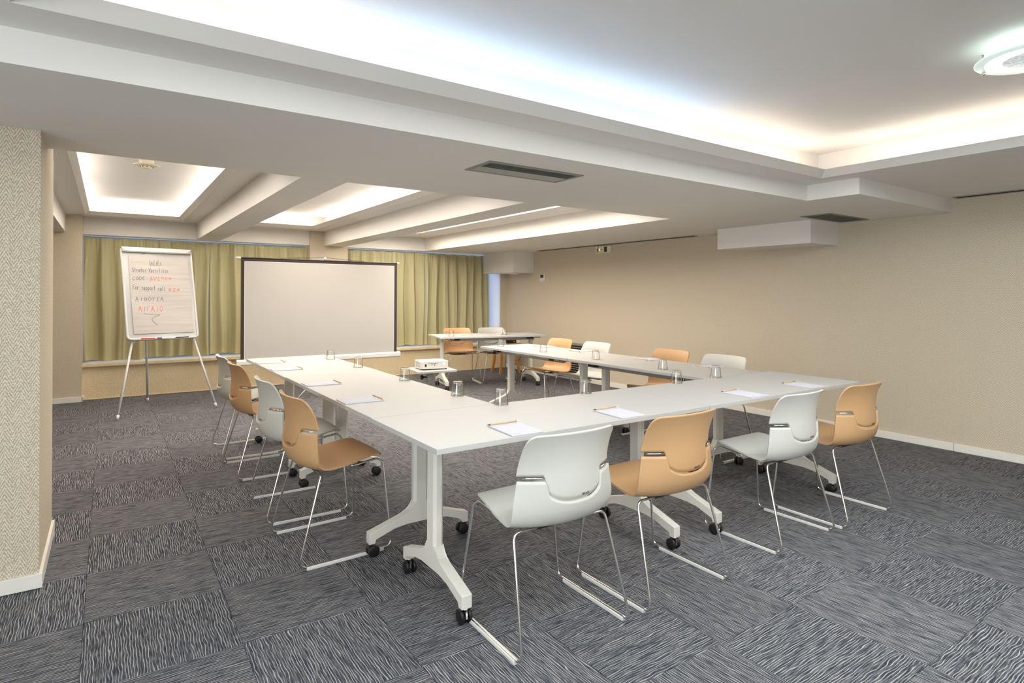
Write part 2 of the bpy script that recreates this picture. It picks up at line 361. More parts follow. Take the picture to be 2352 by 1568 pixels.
INK=[(1,0,[(340,50),(341,86),(354,106),(371,91),(377,64),(379,90),(397,107),(414,83),(414,48)]),(1,0,[(452,78),(449,106)]),(1,0,[(453,65),(454,64)]),(1,0,[(479,54),(475,105)]),(1,0,[(479,54),(502,52)]),(1,0,[(477,77),(493,76)]),(1,0,[(519,76),(516,104)]),(1,0,[(520,63),(521,62)]),(1,0,[(334,115),(427,115),(540,111)]),(2,0,[(72,162),(61,157),(51,165),(51,178),(62,183),(67,194),(62,207),(51,210),(45,205)]),(2,0,[(92,157),(88,205),(93,210)]),(2,0,[(82,176),(101,175)]),(2,0,[(119,178),(116,210)]),(2,0,[(118,189),(127,178),(134,181)]),(2,0,[(169,183),(160,177),(150,189),(149,202),(155,210),(163,202),(169,181),(167,210)]),(2,0,[(193,157),(189,205),(194,210)]),(2,0,[(183,176),(202,175)]),(2,0,[(227,178),(217,189),(216,202),(224,210),(235,202),(236,188),(227,178)]),(2,0,[(270,180),(258,178),(252,186),(266,197),(264,207),(250,210)]),(2,0,[(317,157),(324,210),(343,156)]),(2,0,[(371,183),(362,177),(351,189),(350,202),(356,210),(365,202),(371,180),(368,210)]),(2,0,[(404,180),(393,178),(386,186),(400,197),(398,207),(384,210)]),(2,0,[(438,180),(426,178),(420,186),(434,197),(432,207),(418,210)]),(2,0,[(459,181),(457,210)]),(2,0,[(461,167),(462,166)]),(2,0,[(495,156),(490,210)]),(2,0,[(527,180),(524,210)]),(2,0,[(528,167),(529,166)]),(2,0,[(557,156),(552,210)]),(2,0,[(570,180),(553,197),(568,210)]),(2,0,[(597,178),(586,189),(585,202),(594,210),(604,202),(605,188),(597,178)]),(2,0,[(639,180),(628,178),(621,186),(635,197),(633,208),(619,211)]),(3,0,[(84,277),(70,271),(50,279),(44,297),(53,312),(79,309)]),(3,0,[(118,270),(100,281),(98,302),(114,313),(132,302),(134,280),(118,270)]),(3,0,[(153,269),(149,312),(171,310),(187,292),(178,273),(153,269)]),(3,0,[(239,270),(218,268),(205,279),(221,289),(203,299),(212,311),(236,308)]),(3,0,[(269,285),(271,284)]),(3,0,[(267,306),(269,305)]),(4,1,[(365,273),(345,269),(327,276),(329,287),(348,292),(360,301),(351,313),(331,315),(319,311)]),(4,1,[(383,268),(401,314),(433,267)]),(4,1,[(455,276),(471,266),(467,313)]),(4,1,[(447,314),(487,313)]),(4,1,[(550,272),(534,265),(515,275),(519,287),(542,284),(551,270),(546,293),(534,312)]),(4,1,[(596,269),(577,281),(575,302),(592,312),(610,302),(612,280),(596,269)]),(4,1,[(664,263),(636,292),(679,289)]),(4,1,[(668,272),(662,310)]),(5,0,[(43,375),(38,433)]),(5,0,[(43,375),(66,373)]),(5,0,[(41,401),(57,400)]),(5,0,[(85,399),(75,411),(73,425),(82,434),(92,425),(94,411),(85,399)]),(5,0,[(111,401),(107,436)]),(5,0,[(110,412),(119,400),(127,403)]),(5,0,[(195,406),(183,403),(177,412),(191,424),(188,435),(175,438)]),(5,0,[(210,404),(208,431),(215,440),(225,431),(228,404),(226,440)]),(5,0,[(245,406),(240,465)]),(5,0,[(244,412),(256,406),(261,420),(253,441),(242,435)]),(5,0,[(279,407),(273,466)]),(5,0,[(278,413),(289,407),(295,422),(286,442),(276,437)]),(5,0,[(320,408),(310,420),(308,435),(317,444),(327,435),(329,420),(320,408)]),(5,0,[(346,410),(342,445)]),(5,0,[(345,422),(354,410),(362,413)]),(5,0,[(387,387),(382,441),(387,447)]),(5,0,[(377,408),(396,408)]),(5,0,[(463,420),(454,414),(444,429),(449,449),(461,445)]),(5,0,[(497,421),(488,414),(478,427),(476,442),(482,451),(491,442),(497,418),(494,451)]),(5,0,[(521,392),(516,452)]),(5,0,[(555,394),(549,454)]),(6,1,[(642,434),(623,426),(644,414),(664,425),(642,434),(618,448),(640,459),(665,448),(642,434)]),(6,1,[(693,423),(717,414),(737,425),(690,459),(740,458)]),(6,1,[(796,413),(764,440),(814,438)]),(6,1,[(801,422),(795,458)]),(7,0,[(60,584),(90,531),(111,592)]),(7,0,[(73,563),(103,565)]),(7,0,[(159,539),(155,584)]),(7,0,[(228,536),(207,550),(205,574),(223,584),(243,574),(245,550),(228,536)]),(7,0,[(209,560),(242,560)]),(7,0,[(296,531),(273,544),(271,571),(291,584),(314,571),(316,544),(296,531)]),(7,0,[(342,536),(361,558),(385,534)]),(7,0,[(361,558),(356,585)]),(7,0,[(453,536),(412,539),(432,558),(405,582),(451,582)]),(7,0,[(468,585),(497,531),(518,593)]),(7,0,[(480,563),(510,566)]),(7,0,[(567,574),(570,575)]),(8,1,[(99,711),(129,648),(150,722)]),(8,1,[(112,686),(142,690)]),(8,1,[(200,658),(195,713)]),(8,1,[(242,713),(248,655),(295,652)]),(8,1,[(306,714),(337,649),(357,724)]),(8,1,[(319,688),(349,692)]),(8,1,[(407,660),(402,715)]),(8,1,[(477,651),(454,667),(451,699),(471,716),(495,700),(498,667),(477,651)]),(99,0,[(191,743),(201,752),(315,758),(444,764),(367,785),(320,804),(305,827),(324,855),(393,893)])]

# ================================================================== ROOM
XR, YB, SOF, LED = 6.05, 6.03, 2.036, 2.15       # right wall, window wall, low soffit, cove ledge
XL, YF = -2.6, -5.9
# ---- floor: a screed with loose-laid ribbed carpet tiles, quarter-turned
fl = struct(MB().span((XL, YF, -0.12), (6.4, 6.7, -0.006)).build('floor', 'carpet'))
tile_me = MB().box((0, 0, -0.003), (0.4985, 0.4985, 0.006), bevel=0.0012, seg=1).data('carpet_tile', 'carpet')
for c in range(-3, 12):
    for r in range(-5, 12):
        o = bpy.data.objects.new('carpet_tile', tile_me); COL.objects.link(o); o.parent = fl
        o.location = (c * 0.5 + 0.25, r * 0.5 + 0.25, 0)
        o.rotation_euler = (0, 0, PI / 2 if (c + r) % 2 == 0 else 0)
me_h = MB().box((0, 0, -0.003), (0.0485, 0.4985, 0.006)).data('carpet_tile', 'carpet')
for r in range(-5, 12):
    o = bpy.data.objects.new('carpet_tile', me_h); COL.objects.link(o); o.parent = fl; o.location = (6.025, r * 0.5 + 0.25, 0)

# ---- walls
struct(MB().span((XR, YF, 0), (XR + 0.2, 6.45, 2.5)).build('wall_right', 'paper_x'))
struct(MB().span((XL - 0.2, YF, 0), (XL, 6.45, 2.5)).build('wall_left', 'paper_x'))
struct(MB().span((XL - 0.2, YF - 0.2, 0), (XR + 0.2, YF, 2.5)).build('wall_front', 'paper_y'))
w = struct(MB().span((-0.18, YB, 0), (5.91, 6.6, 0.405)).build('wall_back', 'plaster'))
for a, b, n in (((XL, 5.9, 0), (-0.18, 6.6, 2.25), 'pilaster'), ((2.55, 6.035, 0.40), (3.12, 6.6, 2.25), 'pillar'), ((5.91, 6.0, 0), (XR, 6.6, 2.05), 'pilaster')):
    MB().span(a, b).build(n, 'paper_y', w)
struct(MB().span((5.905, 6.02, 0.44), (5.915, 6.45, 2.03)).build('trim_1', 'paint'))
# wall stub at the left of the opening, in wallpaper
st = struct(MB().span((XL, 0.46, 0), (-0.175, 1.2, SOF + 0.2)).build('wall_left_stub', 'paper_y'))
MB().span((-0.176, 0.4605, 0), (-0.1735, 1.2, SOF)).build('side_face', 'paper_x', st)
b = struct(MB().span((XL, 0.445, 0.004), (-0.16, 0.46, 0.068), bevel=0.003).span((-0.175, 0.461, 0.004), (-0.161, 1.2, 0.068)).build('baseboard_left', 'base'))
b = struct(MB().span((XL, 5.886, 0.0), (-0.168, 5.9, 0.064), bevel=0.003).span((-0.18, 5.886, 0), (-0.168, YB, 0.064), bevel=0.003).build('baseboard_back', 'base'))
b = struct(MB().span((XR - 0.013, -0.868, 0), (XR, 6.0, 0.066), bevel=0.003).build('baseboard_right', 'base'))
MB().span((XR - 0.013, YF, 0), (XR, -0.872, 0.066), bevel=0.003).build('board_section', 'base', b)
# sill
s_ = struct(MB().span((-0.18, 5.985, 0.405), (5.91, 6.5, 0.442), bevel=0.004).build('trim_2', 'sill'))
# skirting crack line of the window wall
struct(MB().span((-0.165, YB - 0.012, 0), (5.9, YB, 0.012), bevel=0.003).build('trim_3', 'sill'))
# windows behind the curtains
def window(name, x0, x1, n):
    w = struct(MB().span((x0, 6.42, 0.442), (x1, 6.46, 0.49)).span((x0, 6.42, 1.99), (x1, 6.46, 2.036)).span((x0, 6.42, 0.49), (x0 + 0.05, 6.46, 1.99)).span((x1 - 0.05, 6.42, 0.49), (x1, 6.46, 1.99)).build(name, 'frame_alu'))
    for k in range(n):
        a = x0 + 0.05 + (x1 - x0 - 0.1) * k / n; b_ = x0 + 0.05 + (x1 - x0 - 0.1) * (k + 1) / n
        MB().span((a, 6.438, 0.49), (b_, 6.442, 1.99)).build('pane', 'glass', w)
        if k: MB().span((a - 0.02, 6.425, 0.49), (a + 0.02, 6.455, 1.99)).build('mullion', 'frame_alu', w)
def added_window(name, a, b, axis, at_):  # extra windows out of view, added to go with the fill lights
    def P3(u, v, w): return (u, at_ + v, w) if axis == 'x' else (at_ + v, u, w)
    w = struct(MB().span(P3(a, 0, 0.58), P3(b, 0.05, 0.63)).span(P3(a, 0, 1.97), P3(b, 0.05, 2.02)).span(P3(a, 0, 0.63), P3(a + 0.05, 0.05, 1.97)).span(P3(b - 0.05, 0, 0.63), P3(b, 0.05, 1.97)).build(name, 'frame_alu'))
    for k in range(4):
        p = a + 0.05 + (b - a - 0.1) * k / 4; q = a + 0.05 + (b - a - 0.1) * (k + 1) / 4
        MB().span(P3(p, 0.022, 0.63), P3(q, 0.026, 1.97)).build('pane', 'glass', w)
        if k: MB().span(P3(p - 0.02, 0.005, 0.63), P3(p + 0.02, 0.045, 1.97)).build('mullion', 'frame_alu', w)
added_window('added_window_rear', -1.15, 4.55, 'x', YF); added_window('added_window_left', -5.25, -1.55, 'y', XL)
window('window_1', -0.18, 2.55, 3); window('window_2', 3.12, 5.91, 3)

# ---- ceiling
ceil = struct(MB().span((XL, YF, 2.5), (XR + 0.2, 6.6, 2.6)).build('ceiling', 'paint'))
P = 'paint'
MB().span((XL, -0.475, SOF), (4.43, 0.85, 2.5)).span((4.43, -0.85, SOF), (XR, 0.85, LED + 0.016)).span((4.43, -0.475, LED), (4.58, 0.85, 2.5)).span((4.58, -0.85, LED), (XR, 0.85, 2.5)).build('main_beam', P, ceil)
MB().span((1.06, 0.85, SOF), (1.345, 6.07, 2.5)).build('cross_beam', P, ceil)
MB().span((2.757, 0.85, SOF), (3.066, 6.07, 2.5)).build('cross_beam', P, ceil)
MB().span((4.44, 0.85, SOF), (XR, 6.07, 2.5)).build('soffit', P, ceil)
MB().span((XL, 0.85, SOF), (-0.345, 6.0, 2.5)).build('soffit', P, ceil)
MB().span((-0.345, 6.07, SOF), (XR, 6.6, 2.5)).build('lintel', P, ceil)
MB().span((5.54, 0.11, 1.818), (XR, 1.14, SOF)).build('duct_box', P, ceil)
MB().span((5.64, 5.2, 1.686), (XR, 6.0, SOF)).build('duct_box', P, ceil)
MB().span((5.64, 6.0, 1.686), (5.905, 6.17, SOF)).build('duct_box', P, ceil)

def cove(x0, x1, y0, y1, ix0, ix1, iy0, iy1, zl, top, ch, tubes):
    """ledge around an opening, chamfered lip, lit trough and the slab over it"""
    t = 0.018
    m = MB()
    for a, b_ in (((x0, y0), (x1, iy0)), ((x0, iy1), (x1, y1)), ((x0, iy0), (ix0, iy1)), ((ix1, iy0), (x1, iy1))):
        m.span((a[0], a[1], zl), (b_[0], b_[1], zl + t))
    m.build('cove_ledge', P, ceil)
    prof = [(0.0, zl - 0.001), (-ch, zl + ch), (-ch + 0.014, zl + ch + 0.004), (0.022, zl + t), (0.022, zl + 0.002)]
    m = MB(); rings = []
    for o, z in prof:
        rings.append([m.bm.verts.new(p) for p in ((ix0 - o, iy0 - o, z), (ix1 + o, iy0 - o, z), (ix1 + o, iy1 + o, z), (ix0 - o, iy1 + o, z))])
    for i in range(len(rings)):
        a, b_ = rings[i], rings[(i + 1) % len(rings)]
        for k in range(4): m.face([a[k], a[(k + 1) % 4], b_[(k + 1) % 4], b_[k]])
    m.build('cove_lip', P, ceil)
    MB().span((x0 - 0.02, y0 - 0.02, top), (x1 + 0.02, y1 + 0.02, top + 0.03)).build('tray_panel', P, ceil)
    for a, b_, mt in tubes:
        MB().tube([a, b_], 0.009, 8).build('light_tube', mt, ceil)

# main tray
MB().span((4.58, YF, LED), (XR, -0.85, 2.5)).build('soffit', P, ceil)
MB().span((XL, YF, LED), (-0.5, -0.475, 2.5)).build('soffit', P, ceil)
MB().span((-0.5, YF, LED), (4.58, -5.45, 2.5)).build('soffit', P, ceil)
zt = LED + 0.035
cove(-0.5, 4.58, -5.45, -0.475, -0.16, 4.235, -5.1, -0.685, LED, 2.40, 0.048,
     [((-0.3, -0.60, zt), (0.75, -0.60, zt), 'tube_neutral'), ((0.80, -0.60, zt), (1.85, -0.60, zt), 'tube_cool'),
      ((1.90, -0.60, zt), (2.95, -0.60, zt), 'tube_cool'), ((3.0, -0.60, zt), (4.35, -0.60, zt), 'tube_warm'),
      ((4.36, -0.8, zt), (4.36, -2.9, zt), 'tube_warm'), ((4.36, -3.0, zt), (4.36, -5.0, zt), 'tube_warm'),
      ((-0.3, -0.8, zt), (-0.3, -2.9, zt), 'tube_neutral'), ((-0.3, -3.0, zt), (-0.3, -5.0, zt), 'tube_neutral'),
      ((-0.2, -5.25, zt), (2.0, -5.25, zt), 'tube_cool'), ((2.1, -5.25, zt), (4.3, -5.25, zt), 'tube_warm')])
# the three coffers toward the window
ZC = 2.25; zt = ZC + 0.035
def coffer(x0, x1, ix0, ix1):
    iy0, iy1 = 1.05, 5.82; y0, y1 = 0.85, 6.07
    tb = []
    for x in (ix0 - 0.09, ix1 + 0.09):
        for a, b_ in ((1.1, 2.6), (2.7, 4.2), (4.3, 5.75)): tb.append(((x, a, zt), (x, b_, zt), 'tube_coffer'))
    tb.append(((ix0, iy0 - 0.10, zt), (ix1, iy0 - 0.10, zt), 'tube_coffer'))
    tb.append(((ix0, iy1 + 0.09, zt), (ix1, iy1 + 0.09, zt), 'tube_coffer'))
    cove(x0, x1, y0, y1, ix0, ix1, iy0, iy1, ZC, 2.455, 0.042, tb)
coffer(-0.345, 1.06, -0.15, 0.87); coffer(1.345, 2.757, 1.53, 2.555); coffer(3.066, 4.44, 3.26, 4.245)

# ---- ceiling lamps
def ceiling_lamp(x, y, label, watt=13):
    t = empty('ceiling_lamp', (x, y, 2.40))
    tag(t, label, 'ceiling lamp', 'round glass lamps in the large ceiling tray')
    MB().lathe([(0.0, 0), (0.165, 0), (0.165, -0.03), (0.15, -0.045), (0, -0.045)], 40).build('lamp_body', 'lamp', t)
    g = MB().lathe([(0.0, -0.004), (0.196, 0.002), (0.202, 0.005), (0.202, 0.0085), (0.196, 0.011), (0.0, 0.006)], 48).build('glass_disc', 'lamp_glass', t)
    g.location = (0, 0, -0.078)
    for k in range(3):
        a = R(205 + 120 * k); p = (0.18 * math.cos(a), 0.18 * math.sin(a))
        MB().tube([(p[0], p[1], -0.088), (p[0], p[1], 0)], 0.005, 8).lathe([(0, -0.094), (0.008, -0.092), (0.009, -0.084), (0.006, -0.08)], 10, (p[0], p[1], 0)).build('stud', 'chrome', t)
    d = bpy.data.lights.new('lamp_light', 'SPOT'); d.spot_size = R(176); d.spot_blend = 0.15; d.energy = watt * LAMP; d.shadow_soft_size = 0.12; d.color = (0.96, 1.0, 0.98)
    o = bpy.data.objects.new('lamp_light', d); COL.objects.link(o); o.parent = t; o.location = (0, 0, -0.20)
    return t
ceiling_lamp(3.295, -2.085, 'round frosted glass ceiling lamp near the top right corner', 34)
for x, y, lb in ((2.17, -2.22, 'round glass ceiling lamp just above the top edge of the picture'), (1.05, -2.12, 'round glass ceiling lamp of the front row, over the left table end'),
              (3.295, -4.1, 'round glass ceiling lamp of the rear row, nearest the right wall'), (2.17, -4.1, 'round glass ceiling lamp of the rear row, middle one'), (1.05, -4.1, 'round glass ceiling lamp of the rear row, left one')):
    ceiling_lamp(x, y, lb)

# ---- vents
def vent(name, x0, x1, y0, y1, z, n, label, along='x', slat='vent', frame='vent_frame', fw=0.022, tilt=35, slw=0.02):
    cx, cy = (x0 + x1) / 2, (y0 + y1) / 2
    t = empty(name, (cx, cy, z)); tag(t, label, 'air vent')
    hx, hy = (x1 - x0) / 2, (y1 - y0) / 2
    m = MB()
    m.span((-hx, -hy, -0.006), (hx, -hy + fw, 0)).span((-hx, hy - fw, -0.006), (hx, hy, 0)).span((-hx, -hy + fw, -0.006), (-hx + fw, hy - fw, 0)).span((hx - fw, -hy + fw, -0.006), (hx, hy - fw, 0))
    m.build('frame', frame, t)
    MB().span((-hx + fw, -hy + fw, -0.0008), (hx - fw, hy - fw, -0.0002)).build('duct_shade', 'dark', t)  # dark sheet painting the shaded duct interior onto the solid soffit
    W_ = (hy if along == 'x' else hx) * 2 - 2 * fw
    for k in range(n):
        p = -W_ / 2 + W_ * (k + 0.5) / n
        L_ = (hx if along == 'x' else hy) * 2 - 2 * fw
        if along == 'x': MB().box((0, p, -0.0035), (L_, slw + (0.002 if k > n / 2 else 0), 0.0014), Matrix.Rotation(R(tilt if tilt else (24 if k < n / 2 else -16)), 3, 'X')).build('slat', slat, t)
        else: MB().box((p, 0, -0.0035), (slw, L_, 0.0016), Matrix.Rotation(R(tilt), 3, 'Y')).build('slat', slat, t)
    return t
vent('ceiling_vent', 1.765, 2.43, -0.215, 0.057, SOF, 11, 'long grey slatted vent in the middle of the low beam', slw=0.011, tilt=0)
vent('ceiling_vent', 5.235, 5.93, -0.232, 0.04, SOF, 7, 'small half open slatted vent beside the white duct box', frame='vent_frame', slw=0.012, tilt=60)
vent('slot_diffuser', 5.86, 5.95, 1.72, 4.85, SOF, 2, 'dark narrow slot diffuser along the right wall over the exit sign', 'y', slat='dark', fw=0.012, slw=0.006)
vent('slot_diffuser', 5.90, 5.985, -3.6, -0.90, LED, 2, 'dark narrow slot diffuser over the right wall at the picture edge', 'y', slat='dark', fw=0.014, slw=0.006)

# ---- curtains
random.seed(4)
def curtain(x0, x1, zb0, zb1, label, seed):
    rnd = random.Random(seed); n = int((x1 - x0) / 0.0085); rows = 22
    ph = [rnd.uniform(0, 6.28) for _ in range(6)]
    ks = [2 * PI / rnd.uniform(0.165, 0.19), 2 * PI / rnd.uniform(0.30, 0.36), 2 * PI / 0.047, 2 * PI / 0.03]
    m = MB(); g = []
    for j in range(rows + 1):
        v = j / rows; v = v ** 0.8; row = []
        for i in range(n + 1):
            x = x0 + (x1 - x0) * i / n
            zb = zb0 + (zb1 - zb0) * i / n + 0.010 * math.sin(x * 7 + ph[0]) + 0.006 * math.sin(x * 19 + ph[1])
            ztop = 2.002 + 0.006 * math.sin(x * 31 + ph[2])
            z = ztop + (zb - ztop) * v
            d = min(1, v / 0.16); xx = x + 0.012 * math.sin(5 * v + x * 9)
            a = math.sin(ks[0] * xx + ph[3] + 1.1 * math.sin(xx * 4 + ph[0])); bb = math.sin(ks[1] * xx + ph[4])
            big = 0.040 * a + 0.018 * bb + 0.010 * math.sin(2 * ks[0] * xx + ph[5])
            fine = 0.007 * math.sin(ks[2] * x + ph[1]) + 0.004 * math.sin(ks[3] * x + ph[2])
            y = 6.155 + big * (0.16 + 0.84 * d) * (0.9 + 0.15 * v) + fine * (1 - 0.85 * d)
            row.append(m.bm.verts.new((x - x0, y - 6.155, z)))
        g.append(row)
    for j in range(rows):
        for i in range(n): m.face([g[j][i], g[j][i + 1], g[j + 1][i + 1], g[j + 1][i]], True)
    t = empty('curtain', (x0, 6.155, 0)); tag(t, label, 'curtain', 'olive pleated window curtains')
    m.build('cloth', 'curtain', t)
curtain(-0.172, 1.244, 0.458, 0.476, 'olive curtain at far left, behind the flip chart', 11)
curtain(1.234, 2.56, 0.480, 0.508, 'olive curtain hanging behind the left part of the projection screen', 23)
curtain(3.125, 4.474, 0.476, 0.460, 'olive curtain just right of the window pillar, at the screen right edge', 35)
curtain(4.464, 5.735, 0.460, 0.464, 'olive curtain at far right, behind the two chairs of the back table', 47)
for x0, x1, lb in ((-0.16, 2.54, 'white curtain rail over the left window'), (3.13, 5.85, 'white curtain rail over the right window')):
    tag(MB().box(((x0 + x1) / 2, 6.155, 2.030), (x1 - x0, 0.02, 0.012)).build('curtain_rail', 'white_plastic'), lb, 'curtain rail')

# ================================================================== CHAIRS
CT = [  # y, z, half width, edge dy, edge dz
 (.221, .466, .168, -.012, .000), (.214, .4735, .186, -.010, .001), (.195, .4765, .197, -.004, .002), (.150, .4720, .205, 0, .004),
 (.090, .4600, .213, 0, .006), (.020, .4465, .222, 0, .008), (-.050, .4390, .230, .004, .009), (-.110, .4370, .2365, .018, .012),
 (-.162, .4440, .241, .042, .018), (-.199, .4660, .244, .066, .014), (-.221, .5010, .245, .082, .004), (-.229, .5400, .242, .088, 0),
 (-.231, .5800, .235, .090, 0), (-.229, .6200, .228, .088, 0), (-.226, .6600, .223, .082, 0), (-.226, .7000, .219, .072, 0),
 (-.231, .7450, .214, .058, 0), (-.240, .7800, .209, .046, 0), (-.247, .8000, .205, .040, 0), (-.251, .812, .203, .036, 0)]
def crow(s):
    n = len(CT) - 1; s = max(0, min(n - 1e-6, s)); i = int(s); t = s - i
    p0, p1, p2, p3 = CT[max(i - 1, 0)], CT[i], CT[i + 1], CT[min(i + 2, n)]
    return [0.5 * (2 * b + (c - a) * t + (2 * a - 5 * b + 4 * c - d) * t * t + (3 * b - a - 3 * c + d) * t ** 3) for a, b, c, d in zip(p0, p1, p2, p3)]
def cpt(s, t):
    y, z, w, dy, dz = crow(s); a = abs(t)
    return Vector((t * w, y + dy * a ** 2.1, z + dz * a ** 3))
def cnorm(s, t):
    e = 0.03; du = cpt(s + e, t) - cpt(s - e, t); dt = cpt(s, t + e) - cpt(s, t - e)
    return dt.cross(du).normalized()      # away from the sitter
def s_for_z(z, t):
    a, b = 9.0, len(CT) - 1.0
    for _ in range(26):
        m = (a + b) / 2
        if cpt(m, t).z < z: a = m
        else: b = m
    return (a + b) / 2
def sst(x): x = max(0, min(1, x)); return x * x * (3 - 2 * x)
def zcut(t):
    lat = abs(t) * 0.232
    if lat > 0.117: return 0.574 + 0.056 * sst((lat - 0.117) / 0.024)
    return 0.546 + 0.028 * (lat / 0.117) ** 3
def zgap(t): return 0.0060 + 0.0105 * sst((abs(t) * 0.232 - 0.125) / 0.02)
def ztop(t):
    a = abs(t); z = 0.800 + 0.004 * (1 - a * a)
    if a > 0.86: z -= 0.028 * (1 - math.sqrt(max(0, 1 - ((a - 0.86) / 0.14) ** 2)))
    return z
TS = [0, .1, .2, .3, .40, .46, .49, .505, .525, .545, .565, .585, .605, .63, .66, .74, .81, .86, .90, .935, .96, .98, .993, 1.0]
TS = [-t for t in TS[:0:-1]] + TS
def shell(name, sfun, rows, th, off=0.0):
    m = MB(); A, B = [], []
    for t in TS:
        s0, s1 = sfun(t); ca, cb = [], []
        for j in range(rows + 1):
            s = s0 + (s1 - s0) * j / rows; p = cpt(s, t); n = cnorm(s, t)
            p = p + Vector((0, off, 0)); ca.append(m.bm.verts.new(p)); cb.append(m.bm.verts.new(p - n * th))
        A.append(ca); B.append(cb)
    for i in range(len(TS) - 1):
        for j in range(rows):
            m.face([A[i][j], A[i][j + 1], A[i + 1][j + 1], A[i + 1][j]], True); m.face([B[i][j], B[i + 1][j], B[i + 1][j + 1], B[i][j + 1]], True)
        for j in (0, rows): m.face([A[i][j], A[i + 1][j], B[i + 1][j], B[i][j]])
    for i in (0, len(TS) - 1):
        for j in range(rows): m.face([A[i][j], A[i][j + 1], B[i][j + 1], B[i][j]])
    return m
SEAT_ME = {}; BACK_ME = {}
for k in ('shell_white', 'shell_tan'):
    SEAT_ME[k] = shell('seat', lambda t: (0.0, s_for_z(zcut(t), t)), 40, 0.009).data('seat', k)
    BACK_ME[k] = shell('backrest', lambda t: (s_for_z(zcut(t) + zgap(t), t), s_for_z(ztop(t), t)), 18, 0.008, 0.0085).data('backrest', k)
def make_chair(color):
    t = empty('conference_chair', (0, 0, 0))
    for nm, me in (('seat', SEAT_ME[color]), ('backrest', BACK_ME[color])):
        o = bpy.data.objects.new(nm, me); COL.objects.link(o); o.parent = t
    back = o
    for sx in (-1, 1):
        z = 0.641; a = cpt(s_for_z(z, 0.62 * sx), 0.62 * sx); b = cpt(s_for_z(z, 0.93 * sx), 0.93 * sx)
        d = Vector((0, 0.004, 0.0)); mid = cpt(s_for_z(z, 0.78 * sx), 0.78 * sx)
        MB().tube([a + d, mid + d, b + d], 0.0031, 8).build('hinge_pin', 'chrome', back)
        p = fillet([(sx * .10, .03, .4325), (sx * .180, .05, .4345), (sx * .192, .190, .4585), (sx * .205, .214, .435), (sx * .262, .236, .0145), (sx * .262, -.236, .0145), (sx * .224, -.118, .4320), (sx * .10, -.112, .4285)], 0.034, 5)
        MB().tube(p, 0.0056, 8).build('sled_leg', 'chrome', t)
        MB().span((sx * .262 - .0098, -.198, 0), (sx * .262 + .0098, .192, .0165), bevel=.004).build('floor_glide', 'glide', t)
    MB().span((-.115, -.118, .422), (.115, -.094, .431), 0.003).span((-.11, .02, .424), (.11, .045, .4335), 0.003).span((-.03, -.1, .425), (.03, .03, .430), 0.002).build('seat_bracket', 'black', t)
    c = cpt(s_for_z(0.5635, 0.16), 0.16); n = cnorm(s_for_z(0.5635, 0.16), 0.16)
    # print on the rear face, low on the backrest
    p = c + Vector((0, 0.0085, 0)) + n * 0.0004
    up = (Vector((0, 0, 1)) - n * n.z).normalized(); xx = up.cross(n).normalized()
    mt = Matrix((( xx.x, up.x, n.x, p.x), (xx.y, up.y, n.y, p.y), (xx.z, up.z, n.z, p.z), (0, 0, 0, 1)))
    add_text('brand_print', 'EPLACE', 0.012, 'mark', mt, back, 0.0003)
    return t
first = {'shell_white': make_chair('shell_white'), 'shell_tan': make_chair('shell_tan')}
used = set()
def chair(color, x, y, rz, label):
    t = first[color] if color not in used else copy_tree(first[color]); used.add(color)
    t.location = (x, y, 0); t.rotation_euler = (0, 0, R(rz))
    tag(t, label, 'chair', ('white' if color == 'shell_white' else 'tan') + ' sled base chairs around the tables')
Wc, Tc = 'shell_white', 'shell_tan'
chair(Wc, 1.545, -.985, -1, 'white plastic sled chair at the near table, closest to the camera')
chair(Tc, 2.180, -.998, -.4, 'tan plastic sled chair at the near table, second from its left end')
chair(Wc, 3.152, -.978, .6, 'white plastic sled chair at the near table, third from its left end')
chair(Tc, 3.775, -1.005, -.6, 'tan plastic sled chair at the right end of the near table, by the wall')
chair(Tc, 1.050, .236, -88, 'tan plastic sled chair at the left table row, nearest the camera of its row')
chair(Wc, 1.050, .893, -90, 'white plastic sled chair at the left row, right behind its nearest tan chair')
chair(Tc, 1.048, 1.850, -88, 'tan plastic sled chair at the left row, next to the farthest white one')
chair(Wc, 1.050, 2.480, -90, 'white plastic sled chair at the left row, farthest, beside the flip chart')
chair(Wc, 4.255, .245, 91, 'white plastic sled chair at the right wall row, closest to the camera')
chair(Tc, 4.255, .828, 90, 'tan plastic sled chair at the right wall row, under the white duct box')
chair(Wc, 4.250, 1.842, 90, 'white plastic sled chair at the right wall row, right of the grey wall heater')
chair(Tc, 4.245, 2.456, 90, 'tan plastic sled chair at the right wall row, farthest from the camera')
chair(Tc, 4.40, 4.78, 167, 'tan plastic sled chair behind the back table, in front of the curtain')
chair(Wc, 4.93, 4.65, 167, 'white plastic sled chair behind the back table, near the wooden side table')

